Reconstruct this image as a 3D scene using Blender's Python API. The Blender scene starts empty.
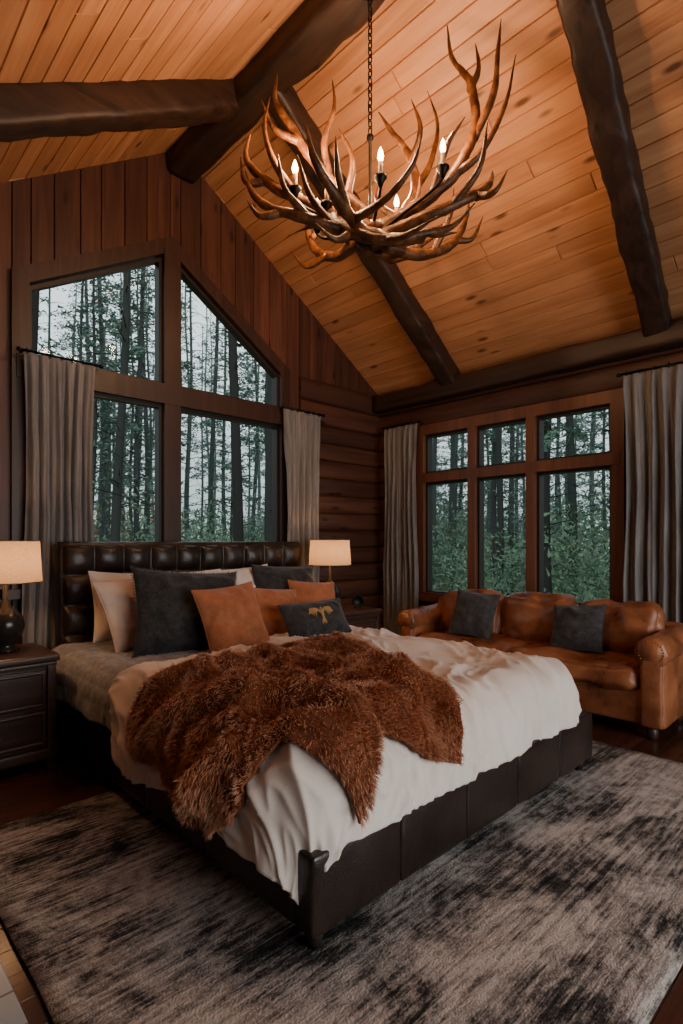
import bpy, bmesh, math, random
import numpy as np
from mathutils import Vector, Matrix, noise
random.seed(7); rng=np.random.default_rng(7)
pi=math.pi
XW=5.0; YW=4.55; XL=-1.4; YF=-2.6; RX=2.38; RZ=4.83; SL=0.66
def roofz(x): return RZ-SL*abs(x-RX)
COL=bpy.context.scene.collection
# ------------------------------------------------------------ helpers
class MB:
    def __init__(s): s.v=[]; s.f=[]
    def add(s,v,f):
        o=len(s.v); s.v+= [tuple(p) for p in v]; s.f+=[tuple(i+o for i in q) for q in f]
    def xf(s,M):
        s.v=[tuple(M@Vector(p)) for p in s.v]; return s
    def build(s,name,mat,parent=None,smooth=True,recalc=True,auto=None,merge=False):
        me=bpy.data.meshes.new(name); me.from_pydata(s.v,[],s.f)
        if recalc:
            bm=bmesh.new(); bm.from_mesh(me)
            if merge: bmesh.ops.remove_doubles(bm,verts=bm.verts,dist=1e-5)
            bmesh.ops.recalc_face_normals(bm,faces=bm.faces); bm.to_mesh(me); bm.free()
        me.polygons.foreach_set('use_smooth',[smooth]*len(me.polygons))
        if smooth and auto:
            try: me.set_sharp_from_angle(angle=math.radians(auto))
            except Exception: pass
        ob=bpy.data.objects.new(name,me); COL.objects.link(ob)
        if mat: me.materials.append(mat)
        if parent: ob.parent=parent
        return ob
def empty(name,parent=None):
    e=bpy.data.objects.new(name,None); COL.objects.link(e); e.empty_display_size=.1
    if parent: e.parent=parent
    return e
def N(x,y,z,s=1.0): return noise.noise(Vector((x*s,y*s,z*s)))
def catmull(P,sub):
    P=[np.array(p,float) for p in P]
    if len(P)<3 or sub<=1: return P
    Q=[2*P[0]-P[1]]+P+[2*P[-1]-P[-2]]; out=[]
    for i in range(1,len(Q)-2):
        a,b,c,d=Q[i-1],Q[i],Q[i+1],Q[i+2]
        for k in range(sub):
            t=k/sub; out.append(.5*((2*b)+(-a+c)*t+(2*a-5*b+4*c-d)*t*t+(-a+3*b-3*c+d)*t**3))
    out.append(P[-1]); return out
def tube(mb,P,r0,r1=None,seg=8,sub=5,rough=0,pw=1.0,radii=None):
    pts=catmull(P,sub); n=len(pts); r1=r0 if r1 is None else r1
    T=[pts[min(i+1,n-1)]-pts[max(i-1,0)] for i in range(n)]
    T=[t/ (np.linalg.norm(t)+1e-9) for t in T]
    up=np.array([0,0,1.]) if abs(T[0][2])<.9 else np.array([1.,0,0])
    u=np.cross(T[0],up); u/=np.linalg.norm(u); V=[];F=[]
    for i in range(n):
        u=u-T[i]*np.dot(u,T[i]); u/=np.linalg.norm(u)+1e-9; w=np.cross(T[i],u)
        k=i/(n-1); r=(r0+(r1-r0)*k**pw) if radii is None else np.interp(k,np.linspace(0,1,len(radii)),radii)
        for j in range(seg):
            a=2*pi*j/seg; d=u*math.cos(a)+w*math.sin(a); rr=r
            if rough: q=pts[i]+d*r; rr=r*(1+rough*N(q[0],q[1],q[2],18))
            V.append(pts[i]+d*rr)
    for i in range(n-1):
        for j in range(seg):
            a=i*seg+j; b=i*seg+(j+1)%seg; F.append((a,b,b+seg,a+seg))
    F.append(tuple(range(seg))[::-1]); F.append(tuple((n-1)*seg+j for j in range(seg)))
    mb.add(V,F)
def lathe(mb,prof,c,seg=24,cap=True):
    V=[];F=[]
    for r,z in prof:
        for j in range(seg):
            a=2*pi*j/seg; V.append((c[0]+r*math.cos(a),c[1]+r*math.sin(a),c[2]+z))
    for i in range(len(prof)-1):
        for j in range(seg):
            a=i*seg+j;b=i*seg+(j+1)%seg; F.append((a,b,b+seg,a+seg))
    if cap:
        F.append(tuple(range(seg))[::-1]); F.append(tuple((len(prof)-1)*seg+j for j in range(seg)))
    mb.add(V,F)
def box(mb,x0,x1,y0,y1,z0,z1):
    mb.add([(x0,y0,z0),(x1,y0,z0),(x1,y1,z0),(x0,y1,z0),(x0,y0,z1),(x1,y0,z1),(x1,y1,z1),(x0,y1,z1)],
      [(0,3,2,1),(4,5,6,7),(0,1,5,4),(1,2,6,5),(2,3,7,6),(3,0,4,7)])
def rbox(mb,x0,x1,y0,y1,z0,z1,r=.02,n=8,puff=0.0,amp=0.0,sc=6,seed=0,M=None):
    c=Vector(((x0+x1)/2,(y0+y1)/2,(z0+z1)/2)); h=Vector(((x1-x0)/2,(y1-y0)/2,(z1-z0)/2))
    r=min(r,*[v*.98 for v in h]); V=[];F=[];idx={}
    def warp(t): return math.sin(t*pi/2)
    def vid(i,j,k):
        if (i,j,k) in idx: return idx[(i,j,k)]
        u=[warp(2*q/n-1) for q in (i,j,k)]
        p=Vector([u[a]*h[a] for a in range(3)])
        inn=Vector([max(-(h[a]-r),min(h[a]-r,p[a])) for a in range(3)])
        d=p-inn
        if d.length>1e-9: d.normalize()
        q=inn+d*r
        if puff:
            for a in range(3):
                b,cc=(a+1)%3,(a+2)%3
                q[a]+=math.copysign(1,u[a])*abs(u[a])**3*puff*(1-u[b]**2)*(1-u[cc]**2)
        if amp:
            w=q+c; q+=d*amp*(noise.fractal(Vector((w.x*sc+seed,w.y*sc,w.z*sc)),1,2,3))
        q=q+c
        if M: q=M@q
        idx[(i,j,k)]=len(V); V.append(q); return idx[(i,j,k)]
    for a in range(3):
        for s in (0,n):
            for i in range(n):
                for j in range(n):
                    def g(p,q):
                        t=[0,0,0]; t[a]=s; t[(a+1)%3]=p; t[(a+2)%3]=q; return vid(*t)
                    f=(g(i,j),g(i+1,j),g(i+1,j+1),g(i,j+1)); F.append(f if s else f[::-1])
    mb.add(V,F)
def board(mb,C,nrm,g=.004,d=.03,ch=.006):
    C=[Vector(c) for c in C]; n=len(C); nrm=Vector(nrm).normalized(); fr=[]
    for i in range(n):
        a=C[i-1]-C[i]; b=C[(i+1)%n]-C[i]
        if a.length>0: a.normalize()
        if b.length>0: b.normalize()
        fr.append(C[i]+(a+b)*g)
    mid=[c-nrm*ch for c in C]; bk=[c-nrm*d for c in C]; V=fr+mid+bk
    F=[tuple(range(n)),tuple(range(2*n,3*n))[::-1]]
    for k in range(2):
        for i in range(n):
            j=(i+1)%n; F.append((k*n+i,(k+1)*n+i,(k+1)*n+j,k*n+j))
    mb.add(V,F)
def bar(mb,p0,p1,w,d0,d1,plane='y'):
    a=Vector(p0);b=Vector(p1);t=(b-a).normalized();n=Vector((-t.y,t.x))*w/2
    q=[a-n,b-n,b+n,a+n]
    def mk(s,z,d): return (s,d,z) if plane=='y' else (d,s,z)
    V=[mk(p.x,p.y,d0) for p in q]+[mk(p.x,p.y,d1) for p in q]
    mb.add(V,[(0,1,2,3),(7,6,5,4),(0,4,5,1),(1,5,6,2),(2,6,7,3),(3,7,4,0)])
def mitre(mb,poly,w,d0,d1,plane='y'):
    """mitred frame: poly is outer outline, w inward width"""
    n=len(poly); P=[Vector(p) for p in poly]
    ar=sum(P[i].x*P[(i+1)%n].y-P[(i+1)%n].x*P[i].y for i in range(n)); s=1 if ar>0 else -1
    I=[]
    for i in range(n):
        a=(P[i]-P[i-1]).normalized(); b=(P[(i+1)%n]-P[i]).normalized()
        na=Vector((-a.y,a.x))*s; nb=Vector((-b.y,b.x))*s; m=(na+nb).normalized(); I.append(P[i]+m*w/max(.25,m.dot(na)))
    def mk(p,d): return (p.x,d,p.y) if plane=='y' else (d,p.x,p.y)
    V=[mk(p,d0) for p in P]+[mk(p,d0) for p in I]+[mk(p,d1) for p in P]+[mk(p,d1) for p in I]; F=[]
    for i in range(n):
        j=(i+1)%n
        F+= [(i,j,n+j,n+i),(2*n+i,3*n+i,3*n+j,2*n+j),(i,2*n+i,2*n+j,j),(n+i,n+j,3*n+j,3*n+i)]
    mb.add(V,F)
def hewn(mb,p0,p1,w,h,amp=.02,n=40,seed=0,up=(0,0,1)):
    p0=Vector(p0);p1=Vector(p1);t=(p1-p0).normalized();s=t.cross(Vector(up)).normalized();u=s.cross(t).normalized()
    seg=24;V=[];F=[]
    for i in range(n+1):
        c=p0.lerp(p1,i/n)
        for j in range(seg):
            a=2*pi*j/seg; ca,sa=math.cos(a),math.sin(a)
            e=.38; x=math.copysign(abs(ca)**e,ca)*w/2; y=math.copysign(abs(sa)**e,sa)*h/2
            q=c+s*x+u*y; f=1+amp/w*(1.3*noise.fractal(Vector((q.x*2+seed,q.y*2,q.z*2)),1,2,2)+.9*noise.noise(Vector((q.x*9+seed,q.y*9,q.z*9))))
            V.append(c+(s*x+u*y)*f)
    for i in range(n):
        for j in range(seg):
            a=i*seg+j;b=i*seg+(j+1)%seg;F.append((a,b,b+seg,a+seg))
    F.append(tuple(range(seg)));F.append(tuple(n*seg+j for j in range(seg)))
    mb.add(V,F)
def fastmesh(name,V,quads=None,tris=None,mat=None,attr=None,parent=None):
    me=bpy.data.meshes.new(name); me.vertices.add(len(V)); me.vertices.foreach_set('co',V.astype(np.float32).ravel())
    loops=[];starts=[];o=0
    for A,k in ((quads,4),(tris,3)):
        if A is not None and len(A):
            loops.append(A.ravel()); starts.append(o+np.arange(len(A))*k); o+=A.size
    L=np.concatenate(loops).astype(np.int32); S=np.concatenate(starts).astype(np.int32)
    me.loops.add(len(L)); me.loops.foreach_set('vertex_index',L)
    me.polygons.add(len(S)); me.polygons.foreach_set('loop_start',S)
    me.update(calc_edges=True); me.validate()
    if attr is not None:
        at=me.attributes.new('tip','FLOAT','POINT'); at.data.foreach_set('value',attr.astype(np.float32))
    ob=bpy.data.objects.new(name,me); COL.objects.link(ob)
    if mat: me.materials.append(mat)
    if parent: ob.parent=parent
    return ob
# ------------------------------------------------------------ materials
class NT:
    def __init__(s,name,rough=.6,spec=.4):
        s.m=bpy.data.materials.new(name); s.m.use_nodes=True; s.t=s.m.node_tree; s.n=s.t.nodes
        s.b=s.n['Principled BSDF']; s.b.inputs['Roughness'].default_value=rough
        s.b.inputs['Specular IOR Level'].default_value=spec; s.tc=s.new('ShaderNodeTexCoord')
    def new(s,k,**kw):
        n=s.n.new(k)
        for a,v in kw.items(): setattr(n,a,v)
        return n
    def l(s,a,b): s.t.links.new(a,b)
    def val(s,i,v):
        if hasattr(v,'is_linked'): s.l(v,i)
        else: i.default_value=v
    def math(s,op,a,b=0.,c=None):
        n=s.new('ShaderNodeMath',operation=op); s.val(n.inputs[0],a); s.val(n.inputs[1],b)
        if c is not None: s.val(n.inputs[2],c)
        return n.outputs[0]
    def map(s,vec,sc,loc=(0,0,0)):
        n=s.new('ShaderNodeMapping'); s.l(vec,n.inputs[0]); n.inputs['Scale'].default_value=sc; n.inputs['Location'].default_value=loc
        return n.outputs[0]
    def noise(s,vec,sc,det=4,rough=.55,dist=0):
        n=s.new('ShaderNodeTexNoise'); s.l(vec,n.inputs['Vector']); n.inputs['Scale'].default_value=sc
        n.inputs['Detail'].default_value=det; n.inputs['Roughness'].default_value=rough; n.inputs['Distortion'].default_value=dist
        return n.outputs['Fac']
    def ramp(s,f,st):
        n=s.new('ShaderNodeValToRGB'); s.l(f,n.inputs[0]); e=n.color_ramp.elements
        while len(e)<len(st): e.new(.5)
        for i,(p,c) in enumerate(st):
            e[i].position=p; e[i].color=(c,c,c,1) if not hasattr(c,'__len__') else (*c,1)
        return n.outputs[0]
    def mix(s,f,a,b,mode='MIX'):
        n=s.new('ShaderNodeMix',data_type='RGBA',blend_type=mode); s.val(n.inputs[0],f)
        for i,v in ((6,a),(7,b)):
            if hasattr(v,'is_linked'): s.l(v,n.inputs[i])
            else: n.inputs[i].default_value=(*v,1)
        return n.outputs[2]
    def bump(s,h,st=.3,dist=.01):
        n=s.new('ShaderNodeBump'); s.l(h,n.inputs['Height']); n.inputs['Strength'].default_value=st; n.inputs['Distance'].default_value=dist
        s.l(n.outputs[0],s.b.inputs['Normal'])
    def color(s,c): s.val(s.b.inputs['Base Color'],c if hasattr(c,'is_linked') else (*c,1))
def wood(name,dark,light,axis=1,rough=.5,grain=9,knot=True,var=.35,bump=.25,knotcol=None,spec=.4):
    t=NT(name,rough,spec); g=t.new('ShaderNodeNewGeometry'); rnd=g.outputs['Random Per Island']
    off=t.new('ShaderNodeCombineXYZ')
    for i,k in enumerate((37.,91.,53.)): t.l(t.math('MULTIPLY',rnd,k),off.inputs[i])
    ad=t.new('ShaderNodeVectorMath',operation='ADD'); t.l(t.tc.outputs['Object'],ad.inputs[0]); t.l(off.outputs[0],ad.inputs[1])
    v=ad.outputs[0]; sc=[grain]*3; sc[axis]=grain*.07
    n1=t.noise(t.map(v,sc),1.0,6,.6,1.2)
    sc2=[grain*6]*3; sc2[axis]=grain*.3
    n2=t.noise(t.map(v,sc2),1.0,3,.6)
    f=t.math('ADD',t.math('MULTIPLY',n1,.75),t.math('MULTIPLY',n2,.25))
    c=t.ramp(f,[(.32,dark),(.66,light)])
    c=t.mix(t.math('MULTIPLY',rnd,var),c,tuple(x*.35 for x in dark))
    if knot:
        vo=t.new('ShaderNodeTexVoronoi'); ks=[6.5]*3; ks[axis]=2.2; t.l(t.map(v,ks),vo.inputs['Vector']); vo.inputs['Scale'].default_value=1.
        k=t.ramp(vo.outputs['Distance'],[(.07,1.),(.17,0.)])
        c=t.mix(t.math('MULTIPLY',k,.85),c,knotcol or tuple(x*.3 for x in dark))
    t.color(c); t.bump(f,bump,.006); return t.m
def leather(name,a,b,rough=.38,bs=.35,sc=3,spec=.5):
    t=NT(name,rough,spec); v=t.tc.outputs['Object']
    n=t.noise(v,sc,5,.6); t.color(t.ramp(n,[(.35,a),(.65,b)]))
    vo=t.new('ShaderNodeTexVoronoi'); t.l(v,vo.inputs['Vector']); vo.inputs['Scale'].default_value=160
    h=t.math('ADD',t.math('MULTIPLY',vo.outputs['Distance'],.25),t.noise(v,14,4,.6)); t.bump(h,bs,.01)
    t.l(t.math('ADD',t.math('MULTIPLY',n,.25),rough-.1),t.b.inputs['Roughness']); return t.m
def fabric(name,a,b,sc=8,weave=220,bs=.25,rough=.9,sheen=.2,stretch=(1,1,1)):
    t=NT(name,rough,.15); v=t.tc.outputs['Object']; n=t.noise(t.map(v,stretch),sc,5,.65)
    w=t.noise(v,weave,2,.5); f=t.math('ADD',t.math('MULTIPLY',n,.6),t.math('MULTIPLY',w,.4))
    t.color(t.ramp(f,[(.35,a),(.65,b)])); t.bump(f,bs,.004); t.b.inputs['Sheen Weight'].default_value=sheen; return t.m
def plain(name,c,rough=.5,metal=0,em=None,es=0,spec=.4,nz=.15):
    t=NT(name,rough,spec); n=t.noise(t.tc.outputs['Object'],25,3)
    t.color(t.ramp(n,[(.3,tuple(x*(1-nz) for x in c)),(.7,tuple(min(1,x*(1+nz)) for x in c))])); t.b.inputs['Metallic'].default_value=metal
    if em: t.b.inputs['Emission Color'].default_value=(*em,1); t.b.inputs['Emission Strength'].default_value=es
    return t.m
m_pine=wood('knotty_pine',(.38,.155,.066),(.64,.325,.158),1,.42,7,True,.30,.25,(.07,.022,.010))
m_board=wood('dark_cabin_boards',(.040,.015,.010),(.145,.053,.032),2,.48,8,True,.6,.35)
m_logx=wood('dark_logs_x',(.035,.014,.009),(.13,.050,.029),0,.5,7,True,.45,.6)
m_logy=wood('dark_logs_y',(.038,.015,.010),(.14,.053,.030),1,.5,7,True,.45,.6)
m_beamy=wood('hewn_beam_y',(.009,.005,.004),(.050,.023,.014),1,.5,9,True,.1,.9)
m_beamx=wood('hewn_beam_x',(.009,.005,.004),(.050,.023,.014),0,.5,9,True,.1,.9)
m_floor=wood('dark_floor_wood',(.035,.013,.009),(.10,.036,.022),0,.22,8,False,.4,.1)
m_trim=wood('window_trim_wood',(.024,.011,.008),(.060,.027,.018),2,.45,9,False,.2,.3)
m_trim2=wood('window_trim_warm',(.085,.030,.015),(.19,.073,.036),2,.42,9,False,.2,.3)
m_black=plain('dark_window_frame',(.018,.013,.011),.45)
m_night=wood('nightstand_wood',(.022,.012,.009),(.075,.036,.025),0,.35,10,False,.2,.3)
m_bedlea=leather('dark_brown_leather',(.011,.007,.006),(.027,.016,.012),.30)
m_sofa=leather('cognac_leather',(.14,.042,.018),(.37,.13,.053),.28,.45,4)
m_duvet=fabric('ivory_duvet',(.62,.55,.50),(.78,.70,.64),3,260,.2)
m_sheet=fabric('grey_quilt',(.14,.145,.158),(.33,.335,.35),30,200,.7)
m_white=fabric('ivory_pillow',(.54,.49,.46),(.70,.65,.61),6,260,.2)
m_cream=fabric('blush_cream_pillow',(.50,.38,.32),(.64,.50,.42),6,240,.2)
m_char=fabric('charcoal_fabric',(.012,.013,.015),(.052,.053,.056),22,120,.9)
m_rust=fabric('rust_fabric',(.24,.080,.034),(.41,.155,.075),9,160,.5)
m_curt=fabric('grey_linen',(.125,.120,.120),(.255,.243,.24),30,300,.3,stretch=(1,1,.12))
m_metal=plain('black_iron',(.012,.011,.010),.4,.8)
m_brass=plain('aged_brass',(.30,.17,.06),.35,.9)
m_gold=plain('gold_thread',(.42,.25,.09),.6)
def glassmat():
    m=bpy.data.materials.new('window_glass'); m.use_nodes=True; t=m.node_tree; n=t.nodes; n.clear()
    o=n.new('ShaderNodeOutputMaterial'); a=n.new('ShaderNodeBsdfTransparent'); b=n.new('ShaderNodeBsdfGlossy'); b.inputs['Roughness'].default_value=.02
    x=n.new('ShaderNodeMixShader'); f=n.new('ShaderNodeFresnel'); f.inputs[0].default_value=1.2
    a.inputs[0].default_value=(.95,.98,.98,1)
    t.links.new(f.outputs[0],x.inputs[0]); t.links.new(a.outputs[0],x.inputs[1]); t.links.new(b.outputs[0],x.inputs[2]); t.links.new(x.outputs[0],o.inputs[0]); return m
m_glass=glassmat()
# ------------------------------------------------------------ ROOM
mb=MB(); y=YF
while y<YW:
    y1=min(y+.13,YW); xx=XL-random.random()*1.5
    while xx<XW:
        x2=xx+random.uniform(1.4,2.4); a=max(xx,XL);b=min(x2,XW)
        if b>a+.01: board(mb,[(a,y,0),(b,y,0),(b,y1,0),(a,y1,0)],(0,0,1),.002,.05,.003)
        xx=x2
    y=y1
mb.build('floor',m_floor,smooth=False)
t=NT('pale_tile',.25); br=t.new('ShaderNodeTexBrick'); t.l(t.tc.outputs['Object'],br.inputs['Vector'])
br.inputs['Scale'].default_value=1.6; br.inputs['Color1'].default_value=(.30,.36,.41,1); br.inputs['Color2'].default_value=(.35,.41,.45,1); br.inputs['Mortar'].default_value=(.12,.13,.14,1); br.inputs['Mortar Size'].default_value=.008
t.color(br.outputs[0])
mb=MB(); 
for i in range(4):
    for j in range(9):
        x0=XL+.02+i*.455; y0=YF+.02+j*.58
        board(mb,[(x0,y0,.006),(x0+.455,y0,.006),(x0+.455,y0+.58,.006),(x0,y0+.58,.006)],(0,0,1),.003,.006,.002)
mb.build('floor_tile_inlay',t.m,smooth=False)
# ceiling planks
mb=MB(); pw=.135
for side in (1,-1):
    xe=XW+.02 if side>0 else XL-.02
    x=RX
    while (xe-x)*side>1e-3:
        x1=x+side*pw*.834
        if (xe-x1)*side<0: x1=xe
        y=YF-random.random()*3
        while y<YW+.02:
            y2=y+random.uniform(2.2,4.5); a=max(y,YF-.02);b=min(y2,YW+.02)
            if b>a+.02:
                board(mb,[(x,a,roofz(x)),(x1,a,roofz(x1)),(x1,b,roofz(x1)),(x,b,roofz(x))],(-SL*side,0,-1),.006,.03,.012)
            y=y2
        x=x1
ceil=mb.build('ceiling',m_pine,smooth=False)
mb=MB()
for side,xe in ((1,XW+.3),(-1,XL-.3)):
    z0=RZ+.045;z1=RZ+.045-SL*abs(xe-RX)
    mb.add([(RX,YF-.2,z0),(xe,YF-.2,z1),(xe,YW+.5,z1),(RX,YW+.5,z0),(RX,YF-.2,z0+.1),(xe,YF-.2,z1+.1),(xe,YW+.5,z1+.1),(RX,YW+.5,z0+.1)],
     [(0,1,2,3),(7,6,5,4),(0,4,5,1),(1,5,6,2),(2,6,7,3),(3,7,4,0)])
mb.build('roof_deck',m_beamy,ceil,False)
WL=(1.055,3.30);WA=(2.28,3.985);WR=(3.575,3.105);WS=1.0;LOGX=3.74
def wt(x):
    if x<=WA[0]: return WL[1]+(WA[1]-WL[1])*(x-WL[0])/(WA[0]-WL[0])
    return WA[1]+(WR[1]-WA[1])*(x-WA[0])/(WR[0]-WA[0])
br_=[XL]; 
while br_[-1]<XW-.05: br_.append(br_[-1]+random.choice([.16,.19,.21]))
br_=[b for b in br_ if all(abs(b-k)>.07 for k in (WL[0],WA[0],RX,WR[0],LOGX,XW))]+[WL[0],WA[0],RX,WR[0],LOGX,XW]
br_=sorted(set(br_))
mb=MB()
def vb(x0,x1,za,zb,zc,zd,Y=YW,s=-1,d=.16):
    board(mb,[(x0,Y,za),(x1,Y,zb),(x1,Y,zc),(x0,Y,zd)],(0,s,0),.007,d,.014)
for x0,x1 in zip(br_[:-1],br_[1:]):
    r0,r1=roofz(x0)+.04,roofz(x1)+.04; mid=(x0+x1)/2
    if WL[0]<mid<WR[0]:
        vb(x0,x1,wt(x0),wt(x1),r1,r0); vb(x0,x1,-.02,-.02,WS,WS)
    elif mid>LOGX: vb(x0,x1,3.09,3.09,r1,r0)
    else: vb(x0,x1,-.02,-.02,r1,r0)
wback=mb.build('wall_back',m_board,smooth=False)
ZB=[0,.175,.35,.525,.7]+[.7+.192*i for i in range(1,11)]+[2.86,3.1]
def logseg(mb,axis,a,b,z0,z1,P,bul,depth,sgn):
    n=max(2,int((b-a)/.12)); K=10;V=[];F=[];sd=random.random()*50
    for i in range(n+1):
        s=a+(b-a)*i/n
        for k in range(K+1):
            f=k/K; o=bul*math.sin(pi*f)**.32 if 0<f<1 else 0
            o*=1+.25*N(s*1.5+sd,f*2,z0*7)
            d=P+sgn*o; z=z0+(z1-z0)*f
            V.append((s,d,z) if axis=='x' else (d,s,z))
        for z in (z1,z0):
            d=P-sgn*depth; V.append((s,d,z) if axis=='x' else (d,s,z))
    R=K+3
    for i in range(n):
        for k in range(R):
            F.append((i*R+k,i*R+(k+1)%R,(i+1)*R+(k+1)%R,(i+1)*R+k))
    F.append(tuple(range(R)));F.append(tuple(n*R+k for k in range(R)))
    mb.add(V,F)
mb=MB()
for z0,z1 in zip(ZB[:-1],ZB[1:]): logseg(mb,'x',LOGX,XW+.02,z0,z1,YW,.034,.16,-1)
mb.build('wall_back_logs',m_logx,wback,auto=50)
RY0,RY1,RS,RT=1.73,3.93,.70,2.62
mb=MB()
for z0,z1 in zip(ZB[:-1],ZB[1:]):
    zm=(z0+z1)/2
    if RS<zm<RT:
        logseg(mb,'y',YF,RY0,z0,z1,XW,.034,.16,-1); logseg(mb,'y',RY1,YW+.02,z0,z1,XW,.034,.16,-1)
    else: logseg(mb,'y',YF,YW+.02,z0,z1,XW,.034,.16,-1)
mb.build('wall_right',m_logy,auto=50)
mb=MB(); y=YF
while y<YW:
    y1=min(y+.2,YW); board(mb,[(XL,y,-.02),(XL,y1,-.02),(XL,y1,roofz(XL)+.04),(XL,y,roofz(XL)+.04)],(1,0,0),.005,.16,.008); y=y1
mb.build('wall_left',m_board,smooth=False)
FX0,FX1,FZ0,FZ1=.4,4.4,.3,2.6
bb=sorted(set([round(XL+.2*i,3) for i in range(int((XW-XL)/.2)+1)]+[FX0,FX1,RX,XW])); mb=MB()
for x0,x1 in zip(bb[:-1],bb[1:]):
    r0,r1=roofz(x0)+.04,roofz(x1)+.04; mid=(x0+x1)/2
    if FX0<mid<FX1:
        vb(x0,x1,FZ1,FZ1,r1,r0,YF,1); vb(x0,x1,-.02,-.02,FZ0,FZ0,YF,1)
    else: vb(x0,x1,-.02,-.02,r1,r0,YF,1)
mb.build('wall_front',m_board,smooth=False)
# beams
RBZ=RZ-.09
mb=MB(); hewn(mb,(RX,YF+.01,RBZ),(RX,YW-.01,RBZ),.28,.33,.026,110); mb.build('beam_ridge',m_beamy)
def rafter(side,y,yr,w=.20,h=.2,dz=.11):
    xe=XW-.03 if side>0 else XL+.03; mb=MB()
    hewn(mb,(RX+side*.05,yr,roofz(RX+.05)-dz),(xe,y,roofz(xe)-dz),w,h,.026,80,seed=y*7)
    mb.build('beam_rafter',m_beamx)
rafter(1,3.45,3.28); rafter(1,1.46,1.22); rafter(1,-.7,-.7)
rafter(-1,3.18,3.60,.24,.22,.09); rafter(-1,1.0,1.3); rafter(-1,-.7,-.7)
mb=MB(); hewn(mb,(XW-.08,YF+.02,2.98),(XW-.08,YW-.02,2.98),.18,.20,.012,60); mb.build('beam_wall_plate',m_beamy)
mb=MB(); rbox(mb,LOGX,XW-.05,YW-.075,YW-.05,0,.12,.006,4); rbox(mb,XL,LOGX,YW-.022,YW,0,.12,.006,4); mb.build('baseboard_back',m_trim)
mb=MB(); rbox(mb,XW-.08,XW-.055,YF,YW-.08,0,.12,.006,4); mb.build('baseboard_right',m_trim)
# ---- window_1
w1=empty('window_1'); T=MB(); y0,y1=YW-.045,YW+.12
mitre(T,[(WL[0]-.01,WS-.06),(WR[0]+.01,WS-.06),(WR[0]+.01,WR[1]+.01),(WA[0],WA[1]+.02),(WL[0]-.01,WL[1]+.01)],.115,y0,y1)
bar(T,(WL[0]-.08,WS-.03),(WR[0]+.08,WS-.03),.07,y0-.05,y0+.02)
bar(T,(WA[0],WS),(WA[0],WA[1]-.1),.15,y0-.006,y1); bar(T,(WL[0]+.02,2.62),(WR[0]-.02,2.62),.17,y0-.012,y1)
T.build('trim',m_trim,w1,False)
T=MB(); xm0,xm1=WA[0]-.075,WA[0]+.075; xa,xb=WL[0]+.1,WR[0]-.1
polys=[[(xa,2.70),(xm0,2.70),(xm0,wt(xm0)-.13),(xa,wt(xa)-.13)],[(xm1,2.70),(xb,2.70),(xb,wt(xb)-.13),(xm1,wt(xm1)-.13)],
       [(xa,WS+.03),(xm0,WS+.03),(xm0,2.535),(xa,2.535)],[(xm1,WS+.03),(xb,WS+.03),(xb,2.535),(xm1,2.535)]]
for p in polys: mitre(T,p,.030,YW+.0,YW+.08,'y')
T.build('sash',m_black,w1,False)
T=MB(); 
for p in polys: T.add([(x,YW+.06,z) for x,z in p],[(0,1,2,3)])
T.build('glass',m_glass,w1,False,recalc=False)
# ---- window_2
w2=empty('window_2'); T=MB(); d0,d1=XW-.065,XW+.10
mitre(T,[(RY0-.01,RS-.03),(RY1+.01,RS-.03),(RY1+.01,RT+.02),(RY0-.01,RT+.02)],.11,d0,d1,'x')
bar(T,(RY0-.08,RS+.02),(RY1+.08,RS+.02),.06,d0-.05,d0+.02,'x')
ys=[RY0+.1+(RY1-RY0-.2)*k for k in (0,.365,.69,1)]
for s in ys[1:3]: bar(T,(s,RS),(s,RT),.09,d0-.004,d1,'x')
bar(T,(RY0+.02,2.05),(RY1-.02,2.05),.1,d0-.008,d1,'x')
T.build('trim',m_trim2,w2,False)
T=MB();G=MB()
for a,b in zip(ys[:-1],ys[1:]):
    for za,zb in ((RS+.07,2.0),(2.10,RT-.09)):
        p=[(a+.045 if a!=ys[0] else a,za),(b-.045 if b!=ys[3] else b,za),(b-.045 if b!=ys[3] else b,zb),(a+.045 if a!=ys[0] else a,zb)]
        mitre(T,p,.024,XW-.02,XW+.07,'x'); G.add([(XW+.05,y,z) for y,z in p],[(0,1,2,3)])
T.build('sash',m_black,w2,False); G.build('glass',m_glass,w2,False,recalc=False)
# ---- unseen window behind camera, added to let fill light in
w3=empty('added_rear_window'); T=MB();G=MB()
mitre(T,[(FX0,FZ0),(FX1,FZ0),(FX1,FZ1),(FX0,FZ1)],.09,YF-.12,YF+.05); bar(T,((FX0+FX1)/2,FZ0+.05),((FX0+FX1)/2,FZ1-.05),.09,YF-.12,YF+.05)
T.build('trim',m_trim,w3,False); G.add([(FX0,YF-.05,FZ0),(FX1,YF-.05,FZ0),(FX1,YF-.05,FZ1),(FX0,YF-.05,FZ1)],[(0,1,2,3)]); G.build('glass',m_glass,w3,False,recalc=False)
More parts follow.
